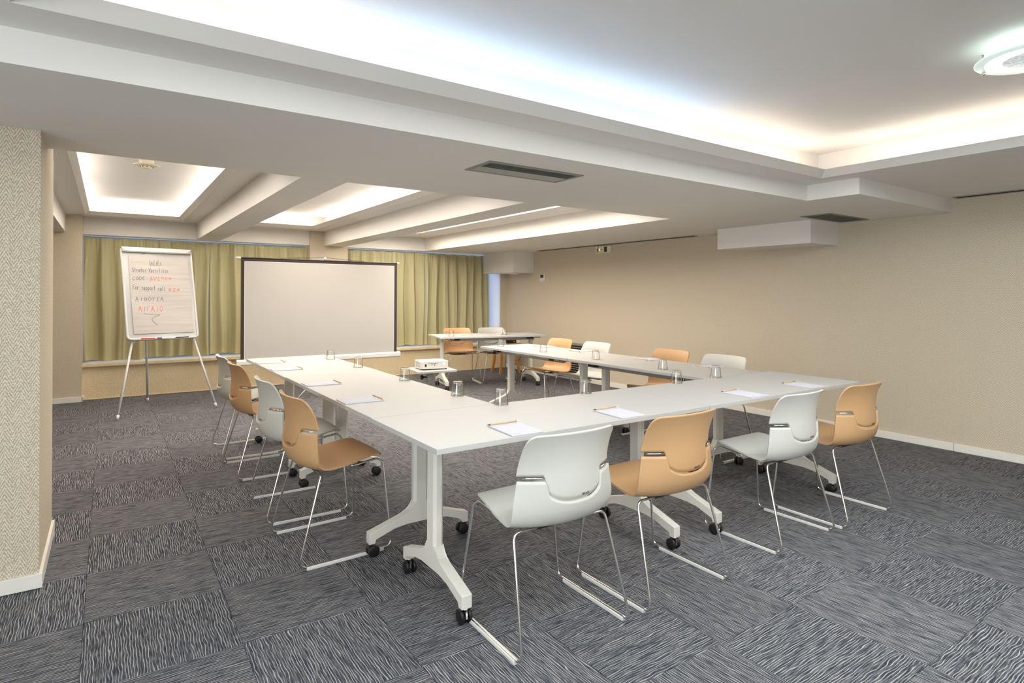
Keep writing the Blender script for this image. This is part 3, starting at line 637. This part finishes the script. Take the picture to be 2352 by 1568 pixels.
# ================================================================== TABLES
HT = 0.735
def make_leg(root, x, inner):
    """one column with its two-armed foot, castors, head bracket and lever"""
    MB().prism([(-.041, -.012), (-.028, -.024), (.028, -.024), (.041, -.012), (.041, .012), (.028, .024), (-.028, .024), (-.041, .012)], 0.195, 0.66, 'xy').xf(Matrix.Translation((x, 0, 0)) @ Matrix.Rotation(PI / 2, 4, 'Z')).build('leg_column', 'powder', root)
    half = [(.040, .235), (.047, .208), (.066, .188), (.10, .176), (.283, .121), (.283, .066), (.252, .066), (.252, .090), (.15, .121), (.08, .134)]
    poly = half + [(-a, b) for a, b in half[::-1]]
    foot = MB().prism(poly, x - .0235, x + .0235, 'yz', 0.004).build('foot', 'powder', root)
    for sy in (-1, 1):
        m = MB(); cy = sy * .268
        m.mi = 1; m.tube([(x, cy, .046), (x, cy, .068)], .0075, 10).lathe([(0.0125, .058), (.0125, .064), (.009, .067)], 14, (x, cy, 0))
        m.box((x, cy - sy * .004, .040), (.0175, .034, .042), bevel=.005)
        m.mi = 0
        for sx in (-1, 1):
            m.lathe([(0.0, -.007), (.024, -.007), (.0295, -.0045), (.0295, .0045), (.026, .007), (0, .0075)], 20, (x + sx * .0178, cy - sy * .010, .0298), 'x')
        m.build('castor', ['black', 'chrome'], foot)
    MB().box((x, 0, .6655), (.056, .096, .055), bevel=.006).span((x - .02, -.02, .69), (x + .02, .02, .712)).build('head_bracket', 'powder', root)
    b = [(-.262, .7118), (-.262, .700), (-.235, .690), (-.06, .678), (.06, .678), (.235, .690), (.262, .700), (.262, .7118)]
    MB().prism(b, x + inner * .034, x + inner * .040, 'yz').prism(b, x - inner * .040, x - inner * .034, 'yz').build('top_bracket', 'powder', root)
    lx = x + inner * .13
    m = MB(); m.box((lx, .272, .697), (.085, .055, .026), bevel=.006); m.mi = 1; m.box((lx - inner * .05, .272, .6975), (.018, .055, .028), bevel=.004)
    m.build('flip_lever', ['black', 'powder'], root)
def table(x, y, rz, L, Wd, legs, label):
    t = empty('folding_table', (x, y, 0), R(rz))
    tag(t, label, 'table', 'white folding tables on castors')
    MB().box((0, 0, HT - .0115), (L, Wd, .0225), bevel=.0022).build('table_top', 'table', t)
    legs = sorted(legs)
    for lx, inner in zip(legs, (1, -1)): make_leg(t, lx, inner)
    MB().span((legs[0] + .04, .185, .668), (legs[1] - .04, .235, .706), .008).build('cross_rail', 'grey_metal', t)
    return t
table(1.899, -.582, 0, 1.606, .665, (-.640, .610), 'white folding table at the near end, its left half under the corner')
table(3.509, -.582, 0, 1.606, .665, (-.650, .578), 'white folding table at the near end, right half toward the wall')
table(1.438, .559, -90, 1.610, .676, (-.653, .613), 'white folding table of the left row, near one, joined to the corner')
table(1.438, 2.067, -90, 1.398, .690, (-.60, .560), 'white folding table of the left row, far one, before the screen')
table(3.882, .520, 90, 1.512, .675, (-.62, .601), 'white folding table of the right row, near one, joined to the corner')
table(3.876, 2.035, 90, 1.512, .675, (-.612, .633), 'white folding table of the right row, far one')
table(4.625, 4.372, 167.4, 1.60, .68, (-.68, .68), 'white folding table standing alone at the back, askew to the others')

# ================================================================== THINGS ON THE TABLES
def tumbler_me():
    h, rb, rt = .083, .0385, .0285
    out = [(rb, 0.0)]; n = 13
    for k in range(1, n + 1):
        z = h * k / n; r = rb + (rt - rb) * (k / n) ** 1.15
        out.append((r - (.0011 if (k % 2 and 2 < k < 12) else 0), z - .001))
    out += [(rt - .003, h), (0.0, h - .001)]
    inner = [(0.0, h - .011), (rt - .0055, h - .0105)] + [(rb + (rt - rb) * (k / 6) ** 1.15 - .0028, h * k / 6) for k in (5, 4, 3, 2, 1)] + [(rb - .002, 0.0)]
    return MB().lathe(out + inner + [(rb, 0.0)], 36).data('tumbler', 'glass')
TUMB = tumbler_me()
def tumbler(x, y, label):
    o = bpy.data.objects.new('tumbler', TUMB); COL.objects.link(o); o.location = (x, y, HT + .0004)
    tag(o, label, 'glass', 'upturned ribbed tumblers on the tables')
for x, y, lb in (
    (1.800, -.283, 'upturned glass tumbler on the near table, leftmost of its four, at the inner corner'),
    (2.412, -.257, 'upturned glass tumbler on the near table, second of four from the left'),
    (3.197, -.278, 'upturned glass tumbler on the near table, third of four from the left'),
    (3.647, -.252, 'upturned glass tumbler on the near table, rightmost of its four'),
    (1.742, .085, 'upturned glass tumbler on the left row, nearest the table corner'),
    (1.732, .797, 'upturned glass tumbler on the left row, seen in front of the projector stand'),
    (1.712, 1.640, 'upturned glass tumbler on the left row, second farthest, under the screen casing'),
    (1.710, 2.335, 'upturned glass tumbler on the left row, farthest, against the screen'),
    (3.682, .265, 'upturned glass tumbler on the right row, nearest the camera'),
    (3.718, 1.080, 'upturned glass tumbler on the right row, second from the camera'),
    (3.728, 1.872, 'upturned glass tumbler on the right row, second farthest'),
    (3.716, 2.640, 'upturned glass tumbler on the right row, at its far end'),
    (3.990, 4.300, 'upturned glass tumbler on the back table, in front of the tan chair'),
    (4.812, 4.215, 'upturned glass tumbler on the back table, in front of the white chair')):
    tumbler(x, y, lb)
def pad_and_pencil(x, y, rz, where, py=0.103, prz=1.0, px=0.0):
    t = empty('notepad', (x, y, HT), R(rz)); tag(t, 'white paper notepad ' + where, 'notepad', 'white notepads laid out on the tables')
    MB().box((0, 0, .0029), (.155, .213, .0050), bevel=.0006, seg=1).build('sheets', 'paper', t)
    MB().box((-.030, .083, .0056), (.006, .0045, .0003)).box((-.005, .083, .0056), (.036, .0022, .0003)).box((.048, .086, .0056), (.028, .0020, .0003)).box((-.045, -.090, .0056), (.036, .0016, .0003)).box((.042, -.092, .0056), (.040, .0016, .0003)).build('printed_lines', 'mark_pale', t)
    p = empty('pencil', (x - (py) * math.sin(R(rz)) + px * math.cos(R(rz)), y + py * math.cos(R(rz)) + px * math.sin(R(rz)), HT + .0090), R(rz + prz))
    tag(p, 'short wooden pencil lying across the notepad ' + where, 'pencil', 'wooden pencils on the notepads')
    MB().tube([(-.070, 0, 0), (.072, 0, 0)], .0034, 6).build('barrel', 'pencil', p)
    MB().tube([(-.086, 0, 0), (-.070, 0, 0)], [.0009, .0034], 8).build('tip', 'graphite', p)
    MB().tube([(.072, 0, 0), (.086, 0, 0)], .0034, 8).build('eraser', 'white_plastic', p)
pad_and_pencil(1.530, -.804, -4, 'at the near table, before the closest white chair', prz=3)
pad_and_pencil(2.155, -.800, -4, 'at the near table, before its left tan chair', prz=4)
pad_and_pencil(3.183, -.795, -2, 'at the near table, before its right white chair', prz=3)
pad_and_pencil(3.815, -.800, -3, 'on the near table, before its right tan chair', prz=3)
pad_and_pencil(1.215, .230, -91, 'on the left row, before its nearest tan chair')
pad_and_pencil(1.215, .940, -91, 'on the left row, before its nearest white chair')
pad_and_pencil(1.208, 1.820, -91, 'on the left row, before its farther tan chair')
pad_and_pencil(1.205, 2.352, -91, 'on the left row, before its farthest white chair')
pad_and_pencil(4.120, .160, 90, 'on the right row, before its nearest white chair')
pad_and_pencil(4.120, .820, 90, 'on the right row, before its nearest tan chair')
pad_and_pencil(4.118, 1.730, 90, 'on the right row, before its farther white chair')
pad_and_pencil(4.112, 2.350, 90, 'on the right row, before its farthest tan chair')
pad_and_pencil(4.300, 4.470, 167, 'on the back table, before the tan chair')
pad_and_pencil(4.860, 4.345, 167, 'on the back table, before the white chair')
# a lifted sheet corner on the back table pad is part of the paper there

# ================================================================== PROJECTOR AND ITS STAND
t = empty('projector_stand', (2.935, 2.80, 0), R(-7)); tag(t, 'small pale laminate projector stand on one grey post in the middle', 'stand')
MB().box((0, 0, .509), (.43, .40, .022), bevel=.003).build('stand_top', 'table_edge', t)
MB().box((-.02, 0, .275), (.062, .042, .446), bevel=.008).build('post', 'grey_metal', t)
MB().box((-.02, 0, .035), (.04, .46, .03), bevel=.006).box((-.02, .2, .035), (.44, .04, .03), bevel=.006).build('stand_base', 'grey_metal', t)
for x, y in ((-.02, -.21), (-.22, .2), (.18, .2)): MB().lathe([(0, -.01), (.02, -.008), (.02, .008), (0, .01)], 14, (x, y, .0205), 'x').build('castor', 'black', t)
MB().lathe([(0, -.035), (.018, -.035), (.025, -.028), (.025, -.012), (.010, -.004), (.008, .03)], 14, (-.085, -.0, .435), 'x').build('clamp_knob', 'black', t)
p = empty('projector', (2.945, 2.825, .520), R(-8)); tag(p, 'white digital projector showing its socket panel, on the small stand', 'projector')
MB().prism(rrect(.305, .262, .03), .012, .088, 'xy', .008).build('body', 'white_plastic', p)
m = MB()
for x, z, w_, h_ in ((-.105, .05, .018, .026), (-.070, .066, .010, .005), (-.055, .066, .006, .005), (-.040, .066, .008, .008), (-.024, .066, .008, .007), (-.004, .066, .022, .006), (.016, .070, .014, .004), (.030, .070, .008, .004), (-.040, .055, .006, .006), (-.028, .055, .006, .006), (-.006, .050, .010, .010)):
    m.box((x, -.1315, z), (w_, .002, h_))
m.build('sockets', 'black', p)
m = MB()
for i in range(7):
    for j in range(2): m.box((-.153, -.075 + i * .022, .035 + j * .030), (.002, .008, .020))
m.build('side_grille', 'vent', p)
MB().lathe([(0, -.1325), (.026, -.1325), (.0275, -.131)], 28, (.098, 0, .050), 'y').build('round_speaker', 'glide', p)
for x, y in ((-.12, -.10), (.13, -.10), (0, .1)): MB().tube([(x, y, .0), (x, y, .014)], .009, 10).build('rubber_foot', 'black', p)

# ================================================================== PROJECTION SCREEN
t = empty('projection_screen', (2.31, 4.5, 0)); tag(t, 'white tripod projection screen with black borders in front of the curtains', 'projection screen')
x0, x1 = 1.342 - 2.31, 3.268 - 2.31
m = MB(); m.span((x0 + .042, -.0015, .535), (x1 - .042, .0015, 1.688))
m.build('screen_cloth', 'screen', t)
MB().span((x0, -.0012, .535), (x0 + .040, .0012, 1.715)).build('side_border', 'black_fabric', t)
MB().span((x1 - .040, -.0012, .535), (x1, .0012, 1.715)).build('side_border', 'black_fabric', t)
MB().span((x0, -.0022, 1.690), (x1, -.0012, 1.722)).build('top_border', 'black_fabric', t)
MB().span((x0 + .038, -.0026, .535), (x0 + .043, -.0016, 1.690)).span((x1 - .043, -.0026, .535), (x1 - .038, -.0016, 1.690)).span((x0 + .038, -.0030, 1.686), (x1 - .038, -.0020, 1.691)).build('edge_line', 'white_plastic', t)
MB().tube([(x0, .004, 1.726), (x1, .004, 1.726)], .009, 12).build('top_bar', 'black', t)
for a, b_ in ((x0 - .052, x0), (x1, x1 + .030)): MB().tube([(a, .004, 1.726), (b_, .004, 1.726)], .0125, 12).build('end_cap', 'white_plastic', t)
h = [(-.033, -.022), (-.033, .018), (-.018, .036), (.018, .036), (.033, .018), (.033, -.022), (.018, -.036), (-.018, -.036)]
MB().prism(h, x0 - .03, x1 + .035, 'yz', .004).xf(Matrix.Translation((0, .01, .512))).build('screen_casing', 'white_plastic', t)
for s in (x0 - .034, x1 + .039): MB().prism([(a * 1.08, b_ * 1.08) for a, b_ in h], s - .006, s + .006, 'yz').xf(Matrix.Translation((0, .01, .512))).build('casing_cap', 'glide', t)
MB().tube([(0, .06, .22), (0, .06, 1.745)], .012, 12).build('mast', 'grey_metal', t)
MB().tube([(0, .055, 1.745), (0, .02, 1.752), (0, 0, 1.748)], .009, 10).lathe([(0, -.014), (.014, -.01), (.014, .01), (0, .014)], 12, (0, .0, 1.755), 'y').build('hook', 'white_plastic', t)
MB().tube(fillet([(-.53, .004, 1.737), (-.02, .0, 1.764), (.02, .0, 1.764), (.50, .004, 1.737)], .02), .0024, 6).build('wire_handle', 'cable', t)
for a in (90, 210, 330):
    e = (.50 * math.cos(R(a)), .06 + .50 * math.sin(R(a)), .012)
    MB().tube([(.02 * math.cos(R(a)), .06 + .02 * math.sin(R(a)), .34), e], .010, 8).lathe([(0, -.012), (.015, -.012), (.015, .014), (0, .018)], 12, e).build('tripod_leg', 'grey_metal', t)

# ================================================================== FLIP CHART
BLc, BRc, TLc = Vector((.239, 4.60, .808)), Vector((.937, 4.70, .808)), Vector((.179, 4.83, 1.818))
ux = (BRc - BLc); wB = ux.length; ux.normalize(); uz = (TLc - BLc); hB = uz.length; uz.normalize(); uy = uz.cross(ux).normalized(); uz2 = uz
base = Vector((.60, 4.75, 0)); cen = (BLc + TLc) / 2 + ux * wB / 2
t = empty('flip_chart', base); tag(t, 'white flip chart easel with handwritten notes, standing by the left window', 'flip chart')
ucx = (BRc - BLc).normalized(); n_out = -(uy)           # toward the viewer
n_out = ux.cross(uz).normalized()
if n_out.y > 0: n_out = -n_out
bz = n_out; bx = ux; by = uz
MT = Matrix(((bx.x, by.x, bz.x, cen.x - base.x), (bx.y, by.y, bz.y, cen.y - base.y), (bx.z, by.z, bz.z, cen.z - base.z), (0, 0, 0, 1)))
MB().prism(rrect(wB - .02, hB - .02, .03), -.012, .004, 'xy').xf(MT).build('board', 'board_white', t)
fr = [(x, y, .004) for x, y in rrect(wB - .022, hB - .022, .035, 6)]; fr = fr + [fr[0], fr[1]]
MB().tube(fr, .0125, 10, caps=False).xf(MT).build('board_frame', 'board_frame', t)
MB().prism([(-wB / 2 + .006, hB / 2 - .004), (wB / 2 - .006, hB / 2 - .004), (wB / 2 - .03, hB / 2 - .052), (-wB / 2 + .03, hB / 2 - .052)], .004, .030, 'xy', .006).xf(MT).build('clamp_bar', 'board_frame', t)
MB().box((0, hB / 2 - .058, .020), (wB - .075, .007, .022), bevel=.002).xf(MT).build('clamp_strip', 'tray_grey', t)
for sx in (-1, 1): MB().prism([(sx * (wB / 2 - .010), hB / 2 - .012), (sx * (wB / 2 - .052), hB / 2 - .050), (sx * (wB / 2 - .020), hB / 2 - .062)], .026, .034, 'xy').xf(MT).build('clamp_corner', 'tray_grey', t)
pw, phh = .585, .872; pcx, pcy = .012, -.018
m = MB(); g = []
for j in range(25):
    row = []
    for i in range(19):
        x = -pw / 2 + pw * i / 18; y = phh / 2 - phh * j / 24
        z = .012 + .0035 * math.sin(y * 16 + x * 5) * (j / 24) + .002 * math.sin(x * 11 + y * 7) * (j / 24) + .006 * (j / 24) ** 6
        row.append(m.bm.verts.new((pcx + x, pcy + y, z)))
    g.append(row)
for j in range(24):
    for i in range(18): m.face([g[j][i], g[j][i + 1], g[j + 1][i + 1], g[j + 1][i]], True)
pad = m.xf(MT).build('paper_sheet', 'flip_paper', t)
MB().box((pcx, pcy + .002, .007), (pw - .004, phh - .004, .006)).xf(MT).build('paper_block', 'flip_paper', t)
def ink(name, ln, col, matname):
    m = MB()
    for l_, c, st in INK:
        if c != col or l_ != ln: continue
        P_ = []
        for a, b_ in st:
            x = -pw / 2 + pw * a / 1000; y = phh / 2 - phh * b_ / 1000; j = b_ / 1000
            z = .012 + .0035 * math.sin(y * 16 + x * 5) * j + .002 * math.sin(x * 11 + y * 7) * j + .006 * j ** 6
            P_.append(Vector((pcx + x, pcy + y, z + .0022)))
        w_ = .0018
        for p0, p1 in zip(P_, P_[1:]):
            d = (p1 - p0).normalized(); q = Vector((-d.y, d.x, 0)) * w_; e = d * w_ * .6
            m.mesh([p0 - q - e, p1 - q + e, p1 + q + e, p0 + q - e], [(0, 1, 2, 3)])
    return m.xf(MT).build(name, matname, pad)
for ln, col in sorted({(l_, c) for l_, c, st in INK}):
    ink('handwritten_line' if ln != 99 else 'drawn_arrow', ln, col, ('ink_blue', 'ink_red')[col])['label'] = ('slate blue marker handwriting', 'red marker handwriting')[col]
MB().box((-.13, hB / 2 - .066, .024), (.03, .004, .004)).xf(MT).build('green_sticker', 'green', t)
MB().box((0, -hB / 2 - .004, .026), (wB - .10, .006, .045), bevel=.002).xf(MT).build('pen_tray', 'tray_grey', t)
def marker(xc, L, colr, capm, lab, rot=0):
    mt = MT @ Matrix.Translation((xc, -hB / 2 + .0075, .034)) @ Matrix.Rotation(R(rot), 4, 'Z')
    o = empty('marker_pen', base); tag(o, lab, 'marker')
    MB().tube([(-L / 2, 0, 0), (L / 2, 0, 0)], .0062, 10).xf(mt).build('barrel', colr, o)
    MB().tube([(-L / 2 - .001, 0, 0), (-L / 2 + .045, 0, 0)], .0070, 10).xf(mt).build('cap', capm, o)
marker(-.155, .13, 'red', 'red', 'red marker pen on the flip chart tray')
marker(-.020, .10, 'glide', 'blue', 'white marker pen with blue cap on the flip chart tray')
marker(.175, .13, 'black', 'black', 'black marker pen leaning on the flip chart tray', 2)
def leg(a, b_, r=.0115):
    m = MB(); m.tube([Vector(a) - base, Vector(b_) - base], r, 12); o = m.build('easel_leg', 'board_frame', t)
    d = (Vector(b_) - Vector(a)).normalized(); q = Vector(b_) - base
    MB().tube([q - d * .045, q + Vector((0, 0, 0))], r * 1.25, 12).build('foot_cap', 'glide', o)
    return o
A1 = BLc + ux * .065 + uz * .0 + bz * -.02; A2 = BRc - ux * .055 + bz * -.02
leg(A1 + uz * .02, (.159, 4.407, .012)); leg(A2 + uz * .02, (1.111, 4.640, .012))
leg((.42, 4.93, 1.30), (.477, 5.464, .012))
for a in (A1, A2):
    p = a - base - uz * .012
    MB().lathe([(0, -.016), (.018, -.014), (.018, .010), (.013, .016), (0, .018)], 14, p).build('leg_knob', 'white_plastic', t)

# ================================================================== BACK CORNER: side table, amplifier, cables
c = Vector((5.64, 5.42, 0))
t = empty('side_table', c, R(-9)); tag(t, 'orange wooden side table with curved legs in the back corner', 'side table')
MB().box((0, 0, .492), (.40, .40, .022), bevel=.006).build('side_table_top', 'wood', t)
MB().box((0, 0, .462), (.33, .33, .04), bevel=.003).build('apron', 'wood', t)
for sx, sy in ((-1, -1), (1, -1), (-1, 1), (1, 1)):
    pts = []
    for k in range(7):
        q = k / 6; z = .48 * (1 - q); o_ = .150 + .012 * math.sin(q * PI) * -1 + .028 * q ** 2.2
        pts.append((sx * o_, sy * o_, max(z, .0)))
    m = MB()
    prev = None
    for k, p_ in enumerate(pts):
        w_ = .022 - .005 * k / 6
        ring = [m.bm.verts.new((p_[0] + a * w_, p_[1] + b_ * w_, p_[2])) for a, b_ in ((-1, -1), (1, -1), (1, 1), (-1, 1))]
        if prev:
            for i in range(4): m.face([prev[i], prev[(i + 1) % 4], ring[(i + 1) % 4], ring[i]])
        else: m.face(ring)
        prev = ring
    m.face(prev); m.build('leg', 'wood', t)
a = empty('amplifier', (5.60, 5.40, .503), R(-9)); tag(a, 'flat black amplifier box on the wooden side table', 'amplifier')
MB().box((0, 0, .030), (.33, .24, .052), bevel=.004).build('case', 'black', a)
MB().box((0, -.121, .032), (.26, .002, .018)).build('front_plate', 'dark', a)
for x in (-.12, .12): MB().lathe([(0, -.012), (.008, -.012), (.008, 0), (0, 0)], 10, (x, -.12, .03), 'y').build('dial', 'vent', a)
a = empty('router', (5.79, 5.30, .503), R(-9)); tag(a, 'small white junction box on the right corner of the side table', 'router')
MB().box((0, 0, .022), (.07, .10, .044), bevel=.006).build('case', 'white_plastic', a)
cab = [fillet([(5.80, 5.34, .53), (5.86, 5.30, .45), (5.90, 5.36, .25), (5.86, 5.40, .10), (5.95, 5.45, .012), (5.99, 5.7, .012)], .05, 4),
       fillet([(5.76, 5.42, .53), (5.88, 5.52, .42), (5.80, 5.46, .20), (5.94, 5.50, .16), (5.88, 5.60, .012), (5.98, 5.85, .012)], .05, 4)]
for k, cpts in enumerate(cab):
    tag(MB().tube(cpts, .005, 6).build('cable', 'cable'), ('black cable hanging beside the right leg of the side table', 'black cable looping behind the wooden side table legs')[k], 'cable')
tag(MB().tube(fillet([(4.55, 4.78, .640), (4.80, 4.76, .615), (5.05, 4.80, .640), (5.35, 5.05, .60), (5.52, 5.25, .548)], .08, 4), .004, 6).build('cable', 'cable'), 'thin black cable sagging below the back table', 'cable')

# ================================================================== ON THE WALLS AND CEILING
t = empty('wall_heater', (XR, 4.05, 0)); tag(t, 'grey louvred heater low on the right wall, behind the chairs', 'heater')
MB().span((-.115, -.34, .548), (-.001, .50, .575), .004).span((-.115, -.34, .12), (-.001, -.318, .548)).span((-.115, .478, .12), (-.001, .50, .548)).span((-.02, -.318, .12), (-.001, .478, .548)).span((-.115, -.34, .10), (-.001, .50, .13)).build('casing', 'vent_frame', t)
MB().span((-.10, -.318, .13), (-.095, .478, .548)).build('dark_core', 'dark', t)
for k in range(12): MB().box((-.108, .08, .155 + k * .033), (.014, .795, .010), Matrix.Rotation(R(25), 3, 'Y')).build('louvre', 'vent_frame', t)
t = empty('thermostat', (XR, 4.93, 1.592)); tag(t, 'small white thermostat with dark display on the right wall', 'thermostat')
MB().box((-.009, 0, 0), (.018, .135, .135), bevel=.006).build('case', 'white_plastic', t)
MB().box((-.0185, 0.004, .032), (.002, .085, .052)).build('display', 'lcd', t)
for y, z in ((-.035, -.035), (-.02, -.05), (-.045, -.052), (.038, -.053)): MB().box((-.0185, y, z), (.003, .016, .008)).build('button', 'tray_grey', t)
t = empty('exit_sign', (XR, 3.462, 1.979)); tag(t, 'cream emergency exit sign with green running man on the right wall', 'exit sign')
MB().box((-.014, 0, 0), (.028, .315, .100), bevel=.005).build('case', 'cream_plastic', t)
X_ = -.0288
def sg(poly, name, mtn, par):       # poly in (y to the left positive, z)
    return MB().prism(poly, X_ - .0008, X_, 'yz').build(name, mtn, par)
sg([(-.028, .037), (-.090, .037), (-.090, -.037), (-.028, -.037)], 'door_symbol', 'green', t)
m = MB()
def bar(m, a, b_, w_):
    a, b_ = Vector((0, *a)), Vector((0, *b_)); d = (b_ - a).normalized(); q = Vector((0, -d.z, d.y)) * w_
    m.mesh([a - q + Vector((X_ - .001, 0, 0)), b_ - q + Vector((X_ - .001, 0, 0)), b_ + q + Vector((X_ - .001, 0, 0)), a + q + Vector((X_ - .001, 0, 0))], [(0, 1, 2, 3)])
bar(m, (.112, .012), (.106, -.014), .009); bar(m, (.108, .018), (.130, .012), .004); bar(m, (.130, .012), (.134, -.002), .004)
bar(m, (.104, .012), (.088, .002), .004); bar(m, (.088, .002), (.078, .004), .004); bar(m, (.108, -.012), (.122, -.030), .005); bar(m, (.122, -.030), (.136, -.034), .004)
bar(m, (.104, -.014), (.096, -.024), .005); bar(m, (.096, -.024), (.094, -.040), .005)
m.mesh([(X_ - .001, .096 + .009 * math.cos(k * PI / 5), .033 + .009 * math.sin(k * PI / 5)) for k in range(10)], [tuple(range(10))])
m.build('running_figure', 'green', t)
m = MB(); bar(m, (.072, .0), (.018, .0), .0035); bar(m, (.026, .009), (.014, .0), .003); bar(m, (.026, -.009), (.014, .0), .003); m.build('arrow', 'green', t)
MB().lathe([(0, -.0296), (.010, -.0298), (.013, -.0285)], 16, (0, .066, 0), 'x').build('amber_light', 'led_amber', t)
t = empty('smoke_detector', (.345, 3.02, 2.455)); tag(t, 'round cream smoke detector on the ceiling of the left coffer', 'smoke detector')
MB().lathe([(0, 0), (.055, 0), (.055, -.055), (0, -.055)], 28).build('base', 'cream_plastic', t)
MB().lathe([(0.0, -.050), (.098, -.050), (.101, -.054), (.098, -.058), (.06, -.060), (.0, -.060)], 36).build('flange', 'cream_plastic', t)
MB().lathe([(0.045, -.060), (.040, -.074), (.028, -.080), (0, -.081)], 20).build('sensor', 'cream_plastic', t)
m = MB()
for k in range(8):
    a = 2 * PI * k / 8; m.box((.043 * math.cos(a), .043 * math.sin(a), -.067), (.008, .008, .007))
m.build('slots', 'black', t)
t = empty('dome_light', (5.80, 5.42, 1.686)); tag(t, 'small white dome under the far duct box in the corner', 'dome light')
MB().lathe([(0, 0), (.10, 0), (.10, -.006), (.085, -.018), (.05, -.026), (0, -.029)], 30).build('dome', 'white_plastic', t)
